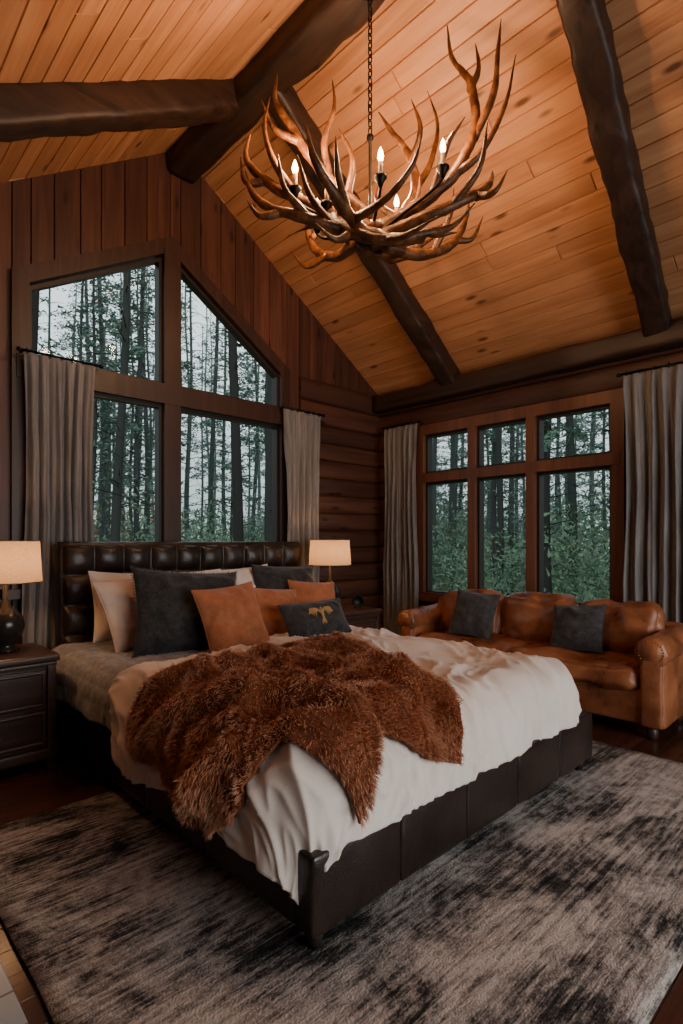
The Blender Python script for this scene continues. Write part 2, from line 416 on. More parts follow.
# ------------------------------------------------------------ CURTAINS
def curtain(axis,a0,a1,P,z0,z1,folds,seed,flare=0.):
    e=empty('curtain'); nu=folds*14; nv=46; V=[];F=[]
    for j in range(nv+1):
        v=j/nv; z=z1+(z0-z1)*v
        for i in range(nu+1):
            u=i/nu; A=.020+.013*min(1,v*3); ph=2*pi*folds*u+1.8*N(u*3+seed,v*1.1,seed)+seed
            w=(1-.10*math.sin(pi*min(1,v*1.6))); c=(a0+a1)/2
            s=c+(a0-c+(a1-a0)*u)*(w+flare*v)+.015*N(u*8,v*3,seed)
            o=A*(math.sin(ph)+.45*math.sin(2.3*ph+seed+v*2.5))+.014*N(u*9,v*9,seed)
            if v<.03: o*=.5+v*16
            V.append((s,P+o,z) if axis=='x' else (P+o,s,z))
    R=nu+1
    for j in range(nv):
        for i in range(nu): F.append((j*R+i,j*R+i+1,(j+1)*R+i+1,(j+1)*R+i))
    m=MB(); m.add(V,F); ob=m.build('fabric',m_curt,e,recalc=False)
    so=ob.modifiers.new('s','SOLIDIFY'); so.thickness=.004
    m=MB(); mk=(lambda s,z,d=0:(s,P+d,z)) if axis=='x' else (lambda s,z,d=0:(P+d,s,z))
    tube(m,[mk(a0-.02,z1+.012),mk(a1+.03,z1+.012)],.010,seg=10,sub=1)
    for s in (a0-.03,a1+.04):
        c=mk(s,z1+.012); lathe(m,[(.001,-.020),(.014,-.013),(.019,0),(.014,.013),(.001,.020)],c,10)
    for q in range(7):
        s=a0+.02+(a1-a0-.04)*q/6
        ring=[(mk(s,z1+.012+.02*math.sin(t*pi/4),.02*math.cos(t*pi/4))) for t in range(9)]
        tube(m,ring,.003,seg=5,sub=1)
    for s in (a0+.0,a1-.0):
        tube(m,[mk(s,z1+.012),mk(s,z1+.012,.09)],.007,seg=6,sub=1)
    m.build('rod',m_metal,e)
curtain('x',1.10,1.60,YW-.13,.03,2.70,6,1.1,flare=.05)
curtain('x',3.44,3.93,YW-.13,.03,2.68,5,2.3)
curtain('y',3.86,4.34,XW-.13,.03,2.66,6,3.7,flare=.08)
curtain('y',1.03,1.70,XW-.13,.03,2.72,7,5.2)
# ------------------------------------------------------------ RUG
t=NT('distressed_rug',.95,.1); v=t.tc.outputs['Object']
st=t.noise(t.map(v,(2.0,46,1)),1.0,6,.8,.25); bl=t.noise(t.map(v,(1,1.3,1)),1.9,6,.74,.5); fine=t.noise(v,130,2,.6); md=t.noise(t.map(v,(1.8,5,1)),6,6,.8)
f=t.math('ADD',t.math('ADD',t.math('MULTIPLY',st,.60),t.math('MULTIPLY',bl,.78)),t.math('ADD',t.math('MULTIPLY',fine,.16),t.math('MULTIPLY',md,.40)))
c=t.ramp(t.math('MULTIPLY',f,.9),[(.725,(.012,.012,.014)),(.80,(.055,.050,.050)),(.865,(.235,.210,.197)),(.97,(.50,.455,.425))]); t.color(c)
t.bump(t.math('ADD',fine,t.math('MULTIPLY',st,.5)),.8,.010)
mb=MB(); nx,ny=60,44; x0,x1,ya,yb=.49,3.78,.52,2.98
V=[];F=[]
for j in range(ny+1):
    for i in range(nx+1):
        x=x0+(x1-x0)*i/nx;y=ya+(yb-ya)*j/ny; V.append((x+.004*N(x,y*4,0),y+.004*N(x*4,y,3),.018+.002*N(x,y,0,3)))
for j in range(ny):
    for i in range(nx):
        a=j*(nx+1)+i;F.append((a,a+1,a+nx+2,a+nx+1))
mb.add(V,F); rug=mb.build('area_rug',t.m,recalc=False); so=rug.modifiers.new('s','SOLIDIFY'); so.thickness=.009; so.offset=-1
# ------------------------------------------------------------ BED
bed=empty('bed'); BX0,BX1,BY0,BY1=1.14,3.30,1.32,4.2
mb=MB(); nseg=5
for i in range(nseg):
    a=BX0+(BX1-BX0)*i/nseg;b=BX0+(BX1-BX0)*(i+1)/nseg
    rbox(mb,a+.0005,b-.0005,BY0,BY0+.1,.09,.350,.013,12,.004,.003)
for xx in (BX0,BX1-.1):
    for i in range(5):
        a=BY0+.1+(BY1-BY0-.1)*i/5;b=BY0+.1+(BY1-BY0-.1)*(i+1)/5
        rbox(mb,xx,xx+.1,a+.0005,b-.0005,.09,.350,.013,12,.004,.003)
box(mb,BX0+.1,BX1-.1,BY0+.1,BY1,.12,.2)
mb.build('frame',m_bedlea,bed)
mb=MB()
for lx in (BX0+.06,BX1-.06):
    for ly in (BY0+.06,(BY0+BY1)/2,BY1-.05):
        lathe(mb,[(.022,.0195 if ly<2.98 else 0),(.026,.04),(.04,.1)],(lx,ly,0),16)
mb.build('legs',m_black,bed)
mb=MB(); HX0,HX1,HZ0,HZ1=1.27,3.48,.15,1.345; HY=4.2
nx,nz=260,120; V=[];F=[]; nc,nr=10,4.6
for j in range(nz+1):
    for i in range(nx+1):
        u=i/nx;v=j/nz;x=HX0+(HX1-HX0)*u;z=HZ0+(HZ1-HZ0)*v
        e=min(u*(HX1-HX0),(1-u)*(HX1-HX0),(1-v)*(HZ1-HZ0)); rim=.05
        uu=(x-HX0-.02)/(HX1-HX0-.04)*nc; vv=(HZ1-.02-z)/1.0*nr
        bz=(abs(math.sin(pi*uu))**.45)*(abs(math.sin(pi*vv))**.45)
        o=.012+.062*bz+.004*N(x,z,0,9)
        if e<rim: k=e/rim; o=o*k**.5+ (1-k)**2*-.02
        V.append((x,HY-o+.02,z))
for j in range(nz):
    for i in range(nx):
        a=j*(nx+1)+i;F.append((a,a+1,a+nx+2,a+nx+1))
mb.add(V,F); mb.build('headboard_tufting',m_bedlea,bed,recalc=False)
mb=MB(); rbox(mb,HX0,HX1,HY+.0,HY+.12,0,HZ1,.03,8); mb.build('headboard_back',m_bedlea,bed)
mb=MB()
for i in range(1,nc):
    for j in range(1,4):
        x=HX0+.02+(HX1-HX0-.04)*i/nc; z=HZ1-.02-j/nr
        M=Matrix.Translation((x,HY+.004,z)); q=MB(); lathe(q,[(.001,-.010),(.010,-.007),(.014,0),(.010,.007),(.001,.010)],(0,0,0),10); q.xf(M@Matrix.Rotation(pi/2,4,'X')); mb.add(q.v,q.f)
mb.build('headboard_buttons',m_bedlea,bed)
mb=MB(); rbox(mb,1.25,3.19,1.44,4.12,.2,.60,.06,12,.01); mb.build('mattress',m_white,bed)
def clampf(a,lo,hi): return max(lo,min(hi,a))
RC=(1.31,3.06,1.55,4.6)
def drape(s,t,top=.66,r=.2,lift=0.,w=0.,wave=1.):
    qx=clampf(s,RC[0],RC[1]);qy=clampf(t,RC[2],RC[3]);ox=s-qx;oy=t-qy;L=math.hypot(ox,oy)
    if L<1e-6: return Vector((qx,qy,top+lift+w))
    nx,ny=ox/L,oy/L;a=min(L/r,pi/2);R=r+lift+w; rest=max(0,L-r*pi/2)
    out=R*math.sin(a); z=top+lift+w-R*(1-math.cos(a))-rest
    p=(s*1.0-t*1.0); out+=wave*rest*(.10*math.sin(p*11+1)+.07*math.sin(p*23+2)+.12)
    return Vector((qx+nx*out,qy+ny*out,z))
def ridg(x,y,z): return 1-abs(noise.noise(Vector((x,y,z))))*2.2
def wr_duvet(s,t):
    wx=.25*noise.noise(Vector((s*1.7,t*1.7,4))); s2=s+wx; t2=t+.25*noise.noise(Vector((s*1.7,t*1.7,9)))
    a=.5*ridg(s2*1.9+t2*.8,t2*1.3-s2*.5,1.7)+.46*max(0,ridg(s2*4.6-t2*2.6,t2*1.8+s2,5.1))**2+.24*max(0,ridg(s2*11-t2*5,t2*5+s2*3,8.1))**2
    return .055*max(0,a)+.012*noise.fractal(Vector((s*3,t*3,2)),1,2,3)
def cloth(name,fn,nu,nv,mat,thick,parent=None):
    V=[];F=[]
    for j in range(nv+1):
        for i in range(nu+1): V.append(fn(i/nu,j/nv))
    for j in range(nv):
        for i in range(nu):
            a=j*(nu+1)+i;F.append((a,a+1,a+nu+2,a+nu+1))
    m=MB();m.add(V,F);ob=m.build(name,mat,parent,recalc=False)
    if thick: so=ob.modifiers.new('s','SOLIDIFY');so.thickness=thick;so.offset=-1
    return ob
def f_sheet(u,v):
    s=.96+(3.38-.96)*u; t=2.2+(4.12-2.2)*v
    q=.006*abs(math.sin(s*36)*math.sin(t*36))**.5
    return drape(s,t,.620,.17,0,.010*noise.noise(Vector((s*4,t*4,0)))+.014*max(0,ridg(s*3,t*5,4))+q)
cloth('quilt',f_sheet,260,190,m_sheet,.008)
def f_duvet(u,v):
    s=.86+(3.42-.86)*u; top=2.78+.83*u**.8+.05*math.sin(u*14); t=1.14+(top-1.14)*v
    s+=.03*math.sin(t*7)*(1-u); w=wr_duvet(s,t)
    if v>.95: w-=.03*(v-.95)/.05
    return drape(s,t,.640,.2,0,w)
cloth('duvet',f_duvet,270,230,m_duvet,.02)
def f_throw(u,v):
    bx=np.interp(u,[0,.14,.28,.40,.56,.78,1],[.86,1.00,1.20,1.34,1.50,1.72,1.90]); by=np.interp(u,[0,.14,.28,.40,.56,.78,1],[1.76,1.62,1.54,1.20,1.42,1.30,1.24])
    tx=np.interp(u,[0,.3,.6,1],[.99,1.45,1.95,2.50]); ty=np.interp(u,[0,.3,.6,1],[2.42,2.68,2.72,2.58])
    s=bx+(tx-bx)*v; t=by+(ty-by)*v; s+=.10*math.sin(pi*v)*u
    s+=.05*noise.noise(Vector((u*4,v*4,1)));t+=.05*noise.noise(Vector((u*4,v*4,7)))
    fo=.080*max(0,ridg(s*2.8+t*1.9,t*1.4-s*1.2,9.3))+.04*max(0,ridg(s*6-t*2,t*5+s*2,3.1))
    ed=min(1,min(u,1-u,v,1-v)*7)
    return drape(s,t,.640,.2,.016,wr_duvet(s,t)+fo*(.15+.85*ed),wave=1.0)
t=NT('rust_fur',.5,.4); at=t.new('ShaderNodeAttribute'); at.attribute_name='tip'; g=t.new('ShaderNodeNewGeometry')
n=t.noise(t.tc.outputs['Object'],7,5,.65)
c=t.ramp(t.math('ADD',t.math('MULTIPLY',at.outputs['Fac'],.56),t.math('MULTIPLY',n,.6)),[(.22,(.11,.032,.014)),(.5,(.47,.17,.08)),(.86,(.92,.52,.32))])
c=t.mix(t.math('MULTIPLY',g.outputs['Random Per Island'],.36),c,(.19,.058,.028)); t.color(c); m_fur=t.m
t=NT('rust_fur_backing',.9,.1); t.color(t.ramp(t.noise(t.tc.outputs['Object'],9),[(.3,(.11,.036,.018)),(.7,(.27,.09,.043))])); 
nu,nv=170,120
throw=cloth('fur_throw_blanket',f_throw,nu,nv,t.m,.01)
P=np.array([[tuple(f_throw(i/nu,j/nv)) for i in range(nu+1)] for j in range(nv+1)])
du=np.gradient(P,axis=1);dv=np.gradient(P,axis=0);NN=np.cross(du,dv);NN/=np.linalg.norm(NN,axis=2,keepdims=True)+1e-9
def samp(A,fu,fv):
    i=np.minimum(fu.astype(int),nu-1);j=np.minimum(fv.astype(int),nv-1);a=(fu-i)[:,None];b=(fv-j)[:,None]
    return A[j,i]*(1-a)*(1-b)+A[j,i+1]*a*(1-b)+A[j+1,i]*(1-a)*b+A[j+1,i+1]*a*b
K=95000; fu=rng.random(K)*nu; fv=rng.random(K)*nv; base=samp(P,fu,fv);nn=samp(NN,fu,fv)
clump=np.stack([np.sin(base[:,0]*33+base[:,1]*17),np.cos(base[:,1]*37-base[:,0]*13),np.sin(base[:,0]*21+base[:,1]*29+2)],1)*.5
dr=nn*.7+clump*.7+rng.normal(0,.28,(K,3))+np.array([-.3,-.5,-.35]); dr/=np.linalg.norm(dr,axis=1,keepdims=True)
dot=(dr*nn).sum(1,keepdims=True); dr=np.where(dot<.12,dr+nn*(.22-dot),dr); dr/=np.linalg.norm(dr,axis=1,keepdims=True)
Ln=rng.uniform(.018,.038,(K,1)); side=np.cross(dr,rng.normal(0,1,(K,3)));side/=np.linalg.norm(side,axis=1,keepdims=True)
wd=.0012; midp=base+(nn*.55+dr*.45)*Ln*.5; tip=midp+dr*Ln*.6+np.array([0,0,-.003])
V=np.empty((K,5,3));V[:,0]=base-side*wd;V[:,1]=base+side*wd;V[:,2]=midp+side*wd*.9;V[:,3]=midp-side*wd*.9;V[:,4]=tip
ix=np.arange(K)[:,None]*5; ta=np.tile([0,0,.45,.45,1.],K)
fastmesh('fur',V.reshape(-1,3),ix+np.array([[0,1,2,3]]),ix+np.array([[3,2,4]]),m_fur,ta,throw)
# ------------------------------------------------------------ PILLOWS
def pillow(name,w,h,t,loc,lean,yaw,roll,mat,seed=0,wr=.012,fringe=0):
    n=42;V=[];F=[]
    for sd in (1,-1):
        for j in range(n+1):
            for i in range(n+1):
                u=math.sin((2*i/n-1)*pi/2);v=math.sin((2*j/n-1)*pi/2)
                x=w/2*u*(1-.07*(1-v*v));z=h/2*v*(1-.07*(1-u*u))
                th=t/2*((1-u**4)*(1-v**4))**.5*(.55+.45*(1-u*u)*(1-v*v))
                nz=wr*noise.fractal(Vector((x*7+seed,z*7,sd*3+seed)),1,2,3)*min(1,th/(t*.2)); 
                cr=.8*wr*math.sin((abs(u)+abs(v))*13+seed)*max(0,abs(u*v))*(th/t*2)
                cr+=1.8*wr*max(0,ridg(x*6+seed,z*9,seed))*min(1,th/(t*.3))
                V.append((x,-sd*(th+nz+cr),z))
    R=(n+1)*(n+1)
    for k in (0,1):
        for j in range(n):
            for i in range(n):
                a=k*R+j*(n+1)+i;f=(a,a+1,a+n+2,a+n+1);F.append(f if k==0 else f[::-1])
    m=MB();m.add(V,F)
    ring=[]
    for q in range(4):
        for i in range(n):
            u=math.sin((2*i/n-1)*pi/2); a,b={0:(u,-1),1:(1,u),2:(-u,1),3:(-1,-u)}[q]
            ring.append((w/2*a*(1-.07*(1-b*b)),0,h/2*b*(1-.07*(1-a*a))))
    ring.append(ring[0]); tube(m,ring,.0045,seg=6,sub=1)
    if fringe:
        for q in range(len(ring)-1):
            for _ in range(4):
                f=random.random(); p=[ring[q][z]*(1-f)+ring[q+1][z]*f for z in range(3)]; L=math.hypot(p[0],p[2]); d=(p[0]/L,p[2]/L)
                e=fringe*random.uniform(.7,1.2); j=random.uniform(-.008,.008)
                tube(m,[p,(p[0]+d[0]*e+j,random.uniform(-.01,.01),p[2]+d[1]*e+j)],.0016,.001,3,1)
    M=Matrix.Translation(loc)@Matrix.Rotation(math.radians(yaw),4,'Z')@Matrix.Rotation(-math.radians(lean),4,'X')@Matrix.Rotation(math.radians(roll),4,'Y')
    m.xf(M); ob=m.build(name,mat,None,merge=True); return ob,M
pillow('bed_pillow',.68,.50,.20,(1.74,3.98,.88),16,4,3,m_white,1)
pillow('bed_pillow',.66,.48,.20,(2.15,4.02,.88),14,-3,0,m_white,2)
pillow('bed_pillow',.66,.48,.18,(2.68,4.02,.89),14,3,-3,m_white,3)
pillow('bed_pillow',.62,.50,.18,(1.68,3.72,.87),24,10,-5,m_cream,12)
pillow('throw_pillow',.66,.50,.2,(3.06,3.90,.89),16,-4,3,m_char,4)
pillow('throw_pillow',.72,.58,.2,(1.84,3.40,.88),24,-8,5,m_char,5,.014,.02)
pillow('throw_pillow',.48,.46,.17,(2.01,3.13,.84),24,2,-4,m_rust,6)
pillow('throw_pillow',.46,.40,.17,(2.52,3.38,.81),26,-8,6,m_rust,7)
pillow('throw_pillow',.46,.40,.16,(3.16,3.64,.81),22,-10,5,m_rust,8)
ob,Mp=pillow('lumbar_pillow',.56,.30,.15,(2.66,3.04,.775),32,-6,-2,m_char,9)
m=MB(); yy=lambda x,z:-.087*(1-(x/.26)**2*.5)*(1-(z/.145)**2*.45)-.005
def emb(path,a,b): tube(m,[(p[0],yy(p[0],p[1]),p[1]) for p in path],a,b,6,4)
emb([(0,.040),(0,.01),(0,-.03)],.016,.010); emb([(0,.036),(.006,.056),(.020,.054)],.012,.003)
for dx in (-.018,0,.018): emb([(0,-.025),(dx*.7,-.045),(dx,-.066)],.008,.003)
for sx in (-1,1):
    emb([(sx*.008,.022),(sx*.04,.052),(sx*.085,.060)],.011,.005)
    for q in range(5):
        x0=.03+q*.014; emb([(sx*x0,.045+q*.003),(sx*(x0+.016),.022),(sx*(x0+.022),-.012+q*.010)],.0075,.002)
m.xf(Mp); m.build('eagle_embroidery',m_gold,ob)
# ------------------------------------------------------------ NIGHTSTANDS
def nightstand(x0,x1,y0,y1,H=.68):
    e=empty('nightstand'); m=MB()
    rbox(m,x0,x1,y0+.02,y1,.10,H-.04,.006,6)
    rbox(m,x0-.02,x1+.02,y0-.01,y1+.01,H-.045,H,.012,8); rbox(m,x0-.008,x1+.008,y0+.005,y1,H-.075,H-.043,.01,6)
    rbox(m,x0-.012,x1+.012,y0+.002,y1,.06,.13,.012,6)
    for px in (x0,x1-.05):
        rbox(m,px,px+.05,y0,y0+.05,.0,H-.06,.008,6); rbox(m,px,px+.05,y1-.05,y1,.0,.12,.008,6)
    m.build('carcass',m_night,e,auto=40); m=MB()
    for za,zb in ((.15,.355),(.375,.59)):
        rbox(m,x0+.055,x1-.055,y0-.002,y0+.03,za,zb,.006,6)
        for a,b,c,d in ((x0+.06,x1-.06,za+.005,za+.025),(x0+.06,x1-.06,zb-.025,zb-.005)): rbox(m,a,b,y0-.010,y0+.01,c,d,.006,4)
        for a,b in ((x0+.06,x0+.08),(x1-.08,x1-.06)): rbox(m,a,b,y0-.010,y0+.01,za+.005,zb-.005,.006,4)
    m.build('drawers',m_night,e,auto=40); m=MB()
    for z in (.25,.48):
        c=((x0+x1)/2,z); q=MB(); lathe(q,[(.006,0),(.006,.012),(.016,.018),(.017,.026),(.001,.032)],(0,0,0),14); q.xf(Matrix.Translation((c[0],y0-.002,z))@Matrix.Rotation(pi/2,4,'X')); m.add(q.v,q.f)
    m.build('knobs',m_brass,e)
nightstand(.44,1.06,3.56,4.06); nightstand(3.51,4.04,3.66,4.14,.69)
def shademat():
    t=NT('linen_shade',.9,.1); v=t.tc.outputs['Object']; wv=t.noise(v,240,2); c=t.ramp(wv,[(.35,(.42,.30,.20)),(.65,(.64,.48,.33))]); t.color(c)
    tr=t.new('ShaderNodeBsdfTranslucent'); t.l(c,tr.inputs[0]); mx=t.new('ShaderNodeMixShader'); mx.inputs[0].default_value=.42
    o=[n for n in t.n if n.type=='OUTPUT_MATERIAL'][0]; t.l(t.b.outputs[0],mx.inputs[1]); t.l(tr.outputs[0],mx.inputs[2]); t.l(mx.outputs[0],o.inputs[0]); return t.m
m_shade=shademat(); m_ceram=plain('dark_ceramic',(.018,.015,.014),.22)
def lamp(x,y,z0,z_sh,hs=.25,r=.2):
    e=empty('table_lamp'); m=MB(); H=z_sh-z0
    lathe(m,[(.075,.001),(.078,.012),(.05,.025),(.06,.05),(.092,.10),(.105,.15),(.095,.205),(.06,.25),(.03,.275),(.025,.30),(.012,.31),(.010,H+.04)],(x,y,z0),28); m.build('base',m_ceram,e)
    m=MB(); a=[(r*1.0,0),(r*.93,hs)]
    lathe(m,a,(x,y,z_sh),48,False); m.build('shade',m_shade,e,recalc=False)
    m=MB(); 
    for k in range(3):
        an=k*2*pi/3; tube(m,[(x,y,z_sh+hs-.03),(x+r*.92*math.cos(an),y+r*.92*math.sin(an),z_sh+hs-.01)],.003,seg=5,sub=1)
    for zz,rr in ((0,r),(hs,r*.93)):
        tube(m,[(x+rr*math.cos(q*pi/12),y+rr*math.sin(q*pi/12),z_sh+zz) for q in range(25)],.003,seg=5,sub=1)
    m.build('harp',m_brass,e)
    L=bpy.data.lights.new('lamp_bulb','POINT');L.energy=7.5;L.color=(1,.54,.25);L.shadow_soft_size=.04;o=bpy.data.objects.new('bulb_light',L);COL.objects.link(o);o.location=(x,y,z_sh+.13);o.parent=e
lamp(.86,3.86,.68,1.10); lamp(3.64,3.96,.69,1.12,.24,.205)
m=MB(); q=MB(); lathe(q,[(.055,0),(.06,.006),(.06,.03),(.055,.036),(.05,.03)],(0,0,0),24); q.xf(Matrix.Translation((3.86,3.80,.765))@Matrix.Rotation(math.radians(-35),4,'Z')@Matrix.Rotation(pi/2,4,'X')); m.add(q.v,q.f)
for sx in (-.03,.03): tube(m,[(3.86+sx,3.80,.74),(3.86+sx*1.3,3.80,.695)],.006,seg=6,sub=1)
m.build('alarm_clock',m_metal)
m=MB(); lathe(m,[(.03,.001),(.06,.006),(.07,.02),(.066,.02),(.055,.009),(.001,.007)],(.72,3.68,.68),24); m.build('trinket_dish',m_brass)
# ------------------------------------------------------------ SOFA
sf=empty('leather_sofa'); SX0,SX1,SY0,SY1=4.06,4.78,1.14,3.46
m=MB(); rbox(m,SX0+.03,SX1,SY0+.06,SY1-.06,.09,.34,.03,12,.004,.006)
m.build('base',m_sofa,sf)
m=MB()
for a,b in ((SY0+.2,(SY0+SY1)/2),((SY0+SY1)/2,SY1-.2)): rbox(m,SX0-.015,SX0+.56,a+.002,b-.002,.31,.48,.06,22,.025,.03,5,a)
m.build('seat_cushions',m_sofa,sf)
m=MB(); rbox(m,SX1-.16,SX1,SY0+.05,SY1-.05,.09,.74,.06,16,.01,.012,4); m.build('back_frame',m_sofa,sf)
m=MB(); w=(SY1-SY0-.36)/3
for i in range(3):
    a=SY0+.18+i*w; c=Vector((4.56,a+w/2,.66)); M=Matrix.Translation(c)@Matrix.Rotation(math.radians(13),4,'Y')@Matrix.Rotation(math.radians((-3,2,-2)[i]),4,'X')@Matrix.Translation(-c)
    rbox(m,4.46,4.67,a-.01,a+w+.01,.45,.86,.09,28,.04,.05,4,i*9,M)
m.build('back_cushions',m_sofa,sf)
m=MB()
for a in (SY0,SY1-.21):
    rbox(m,SX0+.01,SX1-.02,a+.025,a+.185,.09,.60,.04,16,.008,.01)
    tube(m,[(SX0-.004,a+.105,.60),(SX0+.004,a+.105,.60),(SX0+.02,a+.105,.60),(SX0+.3,a+.105,.605),(SX1-.1,a+.105,.62),(SX1-.02,a+.105,.62)],.1,.1,26,6,.08,radii=[.085,.097,.103,.105,.105,.105])
    rbox(m,SX0-.006,SX0+.03,a+.04,a+.17,.10,.56,.014,8,.004)
m.build('arms',m_sofa,sf)
m=MB()
for a in (SY0+.105,SY1-.105):
    for k in range(18):
        an=-.6+k*(pi+1.2)/17; c=(SX0-.006,a+.078*math.cos(an),.60+.078*math.sin(an)); q=MB(); lathe(q,[(.006,0),(.005,.003),(.001,.005)],(0,0,0),8); q.xf(Matrix.Translation(c)@Matrix.Rotation(-pi/2,4,'Y')); m.add(q.v,q.f)
m.build('nailheads',m_brass,sf)
m=MB()
for lx in (SX0+.08,SX1-.08):
    for ly in (SY0+.12,SY1-.12,(SY0+SY1)/2): lathe(m,[(.022,0),(.034,.02),(.038,.05),(.03,.1)],(lx,ly,0),16)
m.build('feet',m_night,sf)
m_gray=fabric('slate_fabric',(.022,.023,.025),(.075,.075,.077),22,120,.9)
pillow('throw_pillow',.42,.42,.15,(4.34,2.80,.69),22,-84,4,m_gray,21)
pillow('throw_pillow',.42,.38,.15,(4.34,1.86,.67),24,-94,-6,m_gray,23)
# ------------------------------------------------------------ CHANDELIER
F3=np.array([.692,.722,0]);R3=np.array([.722,-.692,0]);CH=np.array([2.38,2.24,0]);k=.00589
def CP(p):
    px,py=p[0],p[1]+6; b=p[2] if len(p)>2 else 0.
    px=370+(px-370)*.985
    return CH+R3*(px-370)*k+F3*b+np.array([0,0,1.35+(541-py)*k])
ch=empty('antler_chandelier')
t=NT('antler',.36,.4); v=t.tc.outputs['Object']; n=t.noise(t.map(v,(1,1,1)),14,6,.65)
t.color(t.ramp(n,[(.34,(.024,.008,.003)),(.52,(.105,.036,.010)),(.72,(.26,.10,.028))])); t.bump(t.noise(v,45,4,.6),.6,.008); m_ant=t.m
ANT=[
 ([(380,222,0),(420,208,-.1),(452,182,-.15),(470,140,-.15),(468,92,-.1),(453,52,0),(450,12,.05)],
  [[(469,152,-.15),(486,115,-.2),(490,75,-.2),(494,42,-.18)],[(468,98,-.1),(478,70,-.05),(477,38,0)],[(448,186,-.14),(474,170,-.2),(496,128,-.22),(508,76,-.18)],[(430,202,-.12),(440,170,-.25),(455,150,-.3)]]),
 ([(370,245,-.1),(410,236,-.2),(448,224,-.25),(476,206,-.2),(488,186,-.1),(494,165,0)],
  [[(445,225,-.25),(466,202,-.35),(472,165,-.38)],[(468,214,-.22),(482,218,-.3),(494,198,-.3)]]),
 ([(375,212,.1),(404,196,.15),(421,160,.2),(413,125,.2),(396,102,.2),(381,80,.2)],
  [[(421,162,.2),(438,128,.25),(446,88,.25),(434,55,.22)],[(416,135,.2),(424,108,.12),(414,80,.1)],[(400,198,.15),(380,170,.25),(384,140,.3)]]),
 ([(372,212,0),(340,192,-.05),(312,165,-.1),(290,132,-.1),(276,108,-.1),(278,82,-.1)],
  [[(330,183,-.06),(324,150,-.1),(334,122,-.15),(332,95,-.15)],[(300,148,-.1),(276,142,-.15),(264,118,-.18)],[(347,195,-.04),(352,165,-.1),(338,135,-.1)]]),
 ([(370,222,0),(330,216,-.1),(290,206,-.15),(260,186,-.15),(247,162,-.1),(252,138,-.1)],
  [[(302,209,-.13),(278,182,-.2),(268,150,-.22),(273,118,-.2)],[(268,192,-.15),(249,196,-.18),(244,172,-.18)]]),
 ([(385,246,-.15),(340,247,-.25),(300,240,-.3),(270,226,-.25),(255,206,-.2),(248,182,-.15)],
  [[(312,242,-.28),(290,222,-.36),(284,195,-.4)],[(335,247,-.25),(312,226,-.35),(302,196,-.4)],[(285,235,-.28),(266,240,-.3),(254,226,-.3)]]),
 ([(325,222,-.15),(348,252,-.28),(382,264,-.32),(416,254,-.28),(446,240,-.2),(468,218,-.2)],
  [[(382,264,-.32),(400,268,-.42),(424,260,-.5)],[(350,254,-.28),(335,266,-.35),(318,258,-.42)]]),
 ([(365,240,-.1),(355,248,-.3),(335,242,-.5),(318,222,-.6),(312,196,-.6)],
  [[(345,245,-.42),(338,230,-.56),(336,205,-.6)],[(352,248,-.35),(376,248,-.5),(398,232,-.6),(408,205,-.6)]]),
 ([(380,225,.1),(396,218,.4),(412,190,.62),(404,150,.72),(385,120,.7)],
  [[(400,215,.45),(430,195,.6),(445,160,.68)],[(411,180,.65),(428,150,.75),(430,120,.78)]]),
 ([(360,225,.1),(335,220,.35),(310,195,.55),(300,160,.62),(308,125,.6)],
  [[(325,212,.42),(300,215,.55),(280,190,.62)],[(305,180,.58),(320,150,.65),(325,125,.68)]]),
 ([(385,235,.05),(425,232,.2),(462,212,.3),(480,180,.35),(484,145,.33)],
  [[(440,226,.25),(458,190,.2),(462,160,.2)],[(468,205,.32),(488,200,.35),(500,176,.35)]]),
 ([(340,235,-.05),(362,215,.05),(400,222,.0),(432,236,-.08),(455,236,-.1)],[[(400,222,0),(415,205,-.08),(418,180,-.1)]]),
 ([(420,240,-.1),(385,252,-.2),(350,240,-.2),(320,228,-.1),(296,226,0)],[[(350,240,-.2),(335,222,-.25),(330,205,-.28)]]),
 ([(330,200,.1),(352,222,.15),(385,232,.2),(420,220,.25),(450,200,.3)],[[(420,220,.25),(440,222,.3),(462,212,.4)]]),
]
m=MB()
for main,tines in ANT:
    tube(m,[CP(p) for p in main],.03,.005,12,7,.28,radii=[.040,.036,.031,.027,.022,.014,.003])
    for tn in tines: tube(m,[CP(p) for p in tn],.02,.003,9,6,.2,radii=[.025,.021,.016,.010,.002])
for i in range(8):
    an=i*pi/4; c=CP((375,232)); c=c+np.array([math.cos(an)*.09,math.sin(an)*.09,.03*math.sin(i*3)]); lathe(m,[(.001,-.03),(.03,-.02),(.045,0),(.03,.02),(.001,.03)],c,12)
m.build('antlers',m_ant,ch)
m=MB(); zc=CP((370,232))[2]; zt=CP((370,130))[2]; ztop=RBZ-.165
lathe(m,[(.001,-.06),(.035,-.05),(.05,-.02),(.05,.03),(.02,.06),(.009,.08),(.009,zt-zc-.03),(.02,zt-zc-.02),(.02,zt-zc),(.004,zt-zc+.01)],(CH[0],CH[1],zc),16)
z=zt; i=0
while z<ztop-.02:
    L=.026; pts=[]
    for q in range(13):
        a=q*pi/6; d=.013*math.cos(a); pts.append((CH[0]+(d if i%2 else 0),CH[1]+(0 if i%2 else d),z+L+ (L+.002)*math.sin(a)))
    tube(m,pts,.0042,seg=6,sub=1); z+=L*1.62; i+=1
lathe(m,[(.06,0),(.06,-.008),(.03,-.018),(.01,-.025)],(CH[0],CH[1],ztop+.012),20)
m_wax=plain('candle_sleeve',(.55,.36,.2),.5); m_flame=plain('candle_bulb',(1,.7,.4),.3,0,(1,.55,.22),45)
m1=MB();m2=MB();m3=MB(); hub=np.array([CH[0],CH[1],zc-.01])
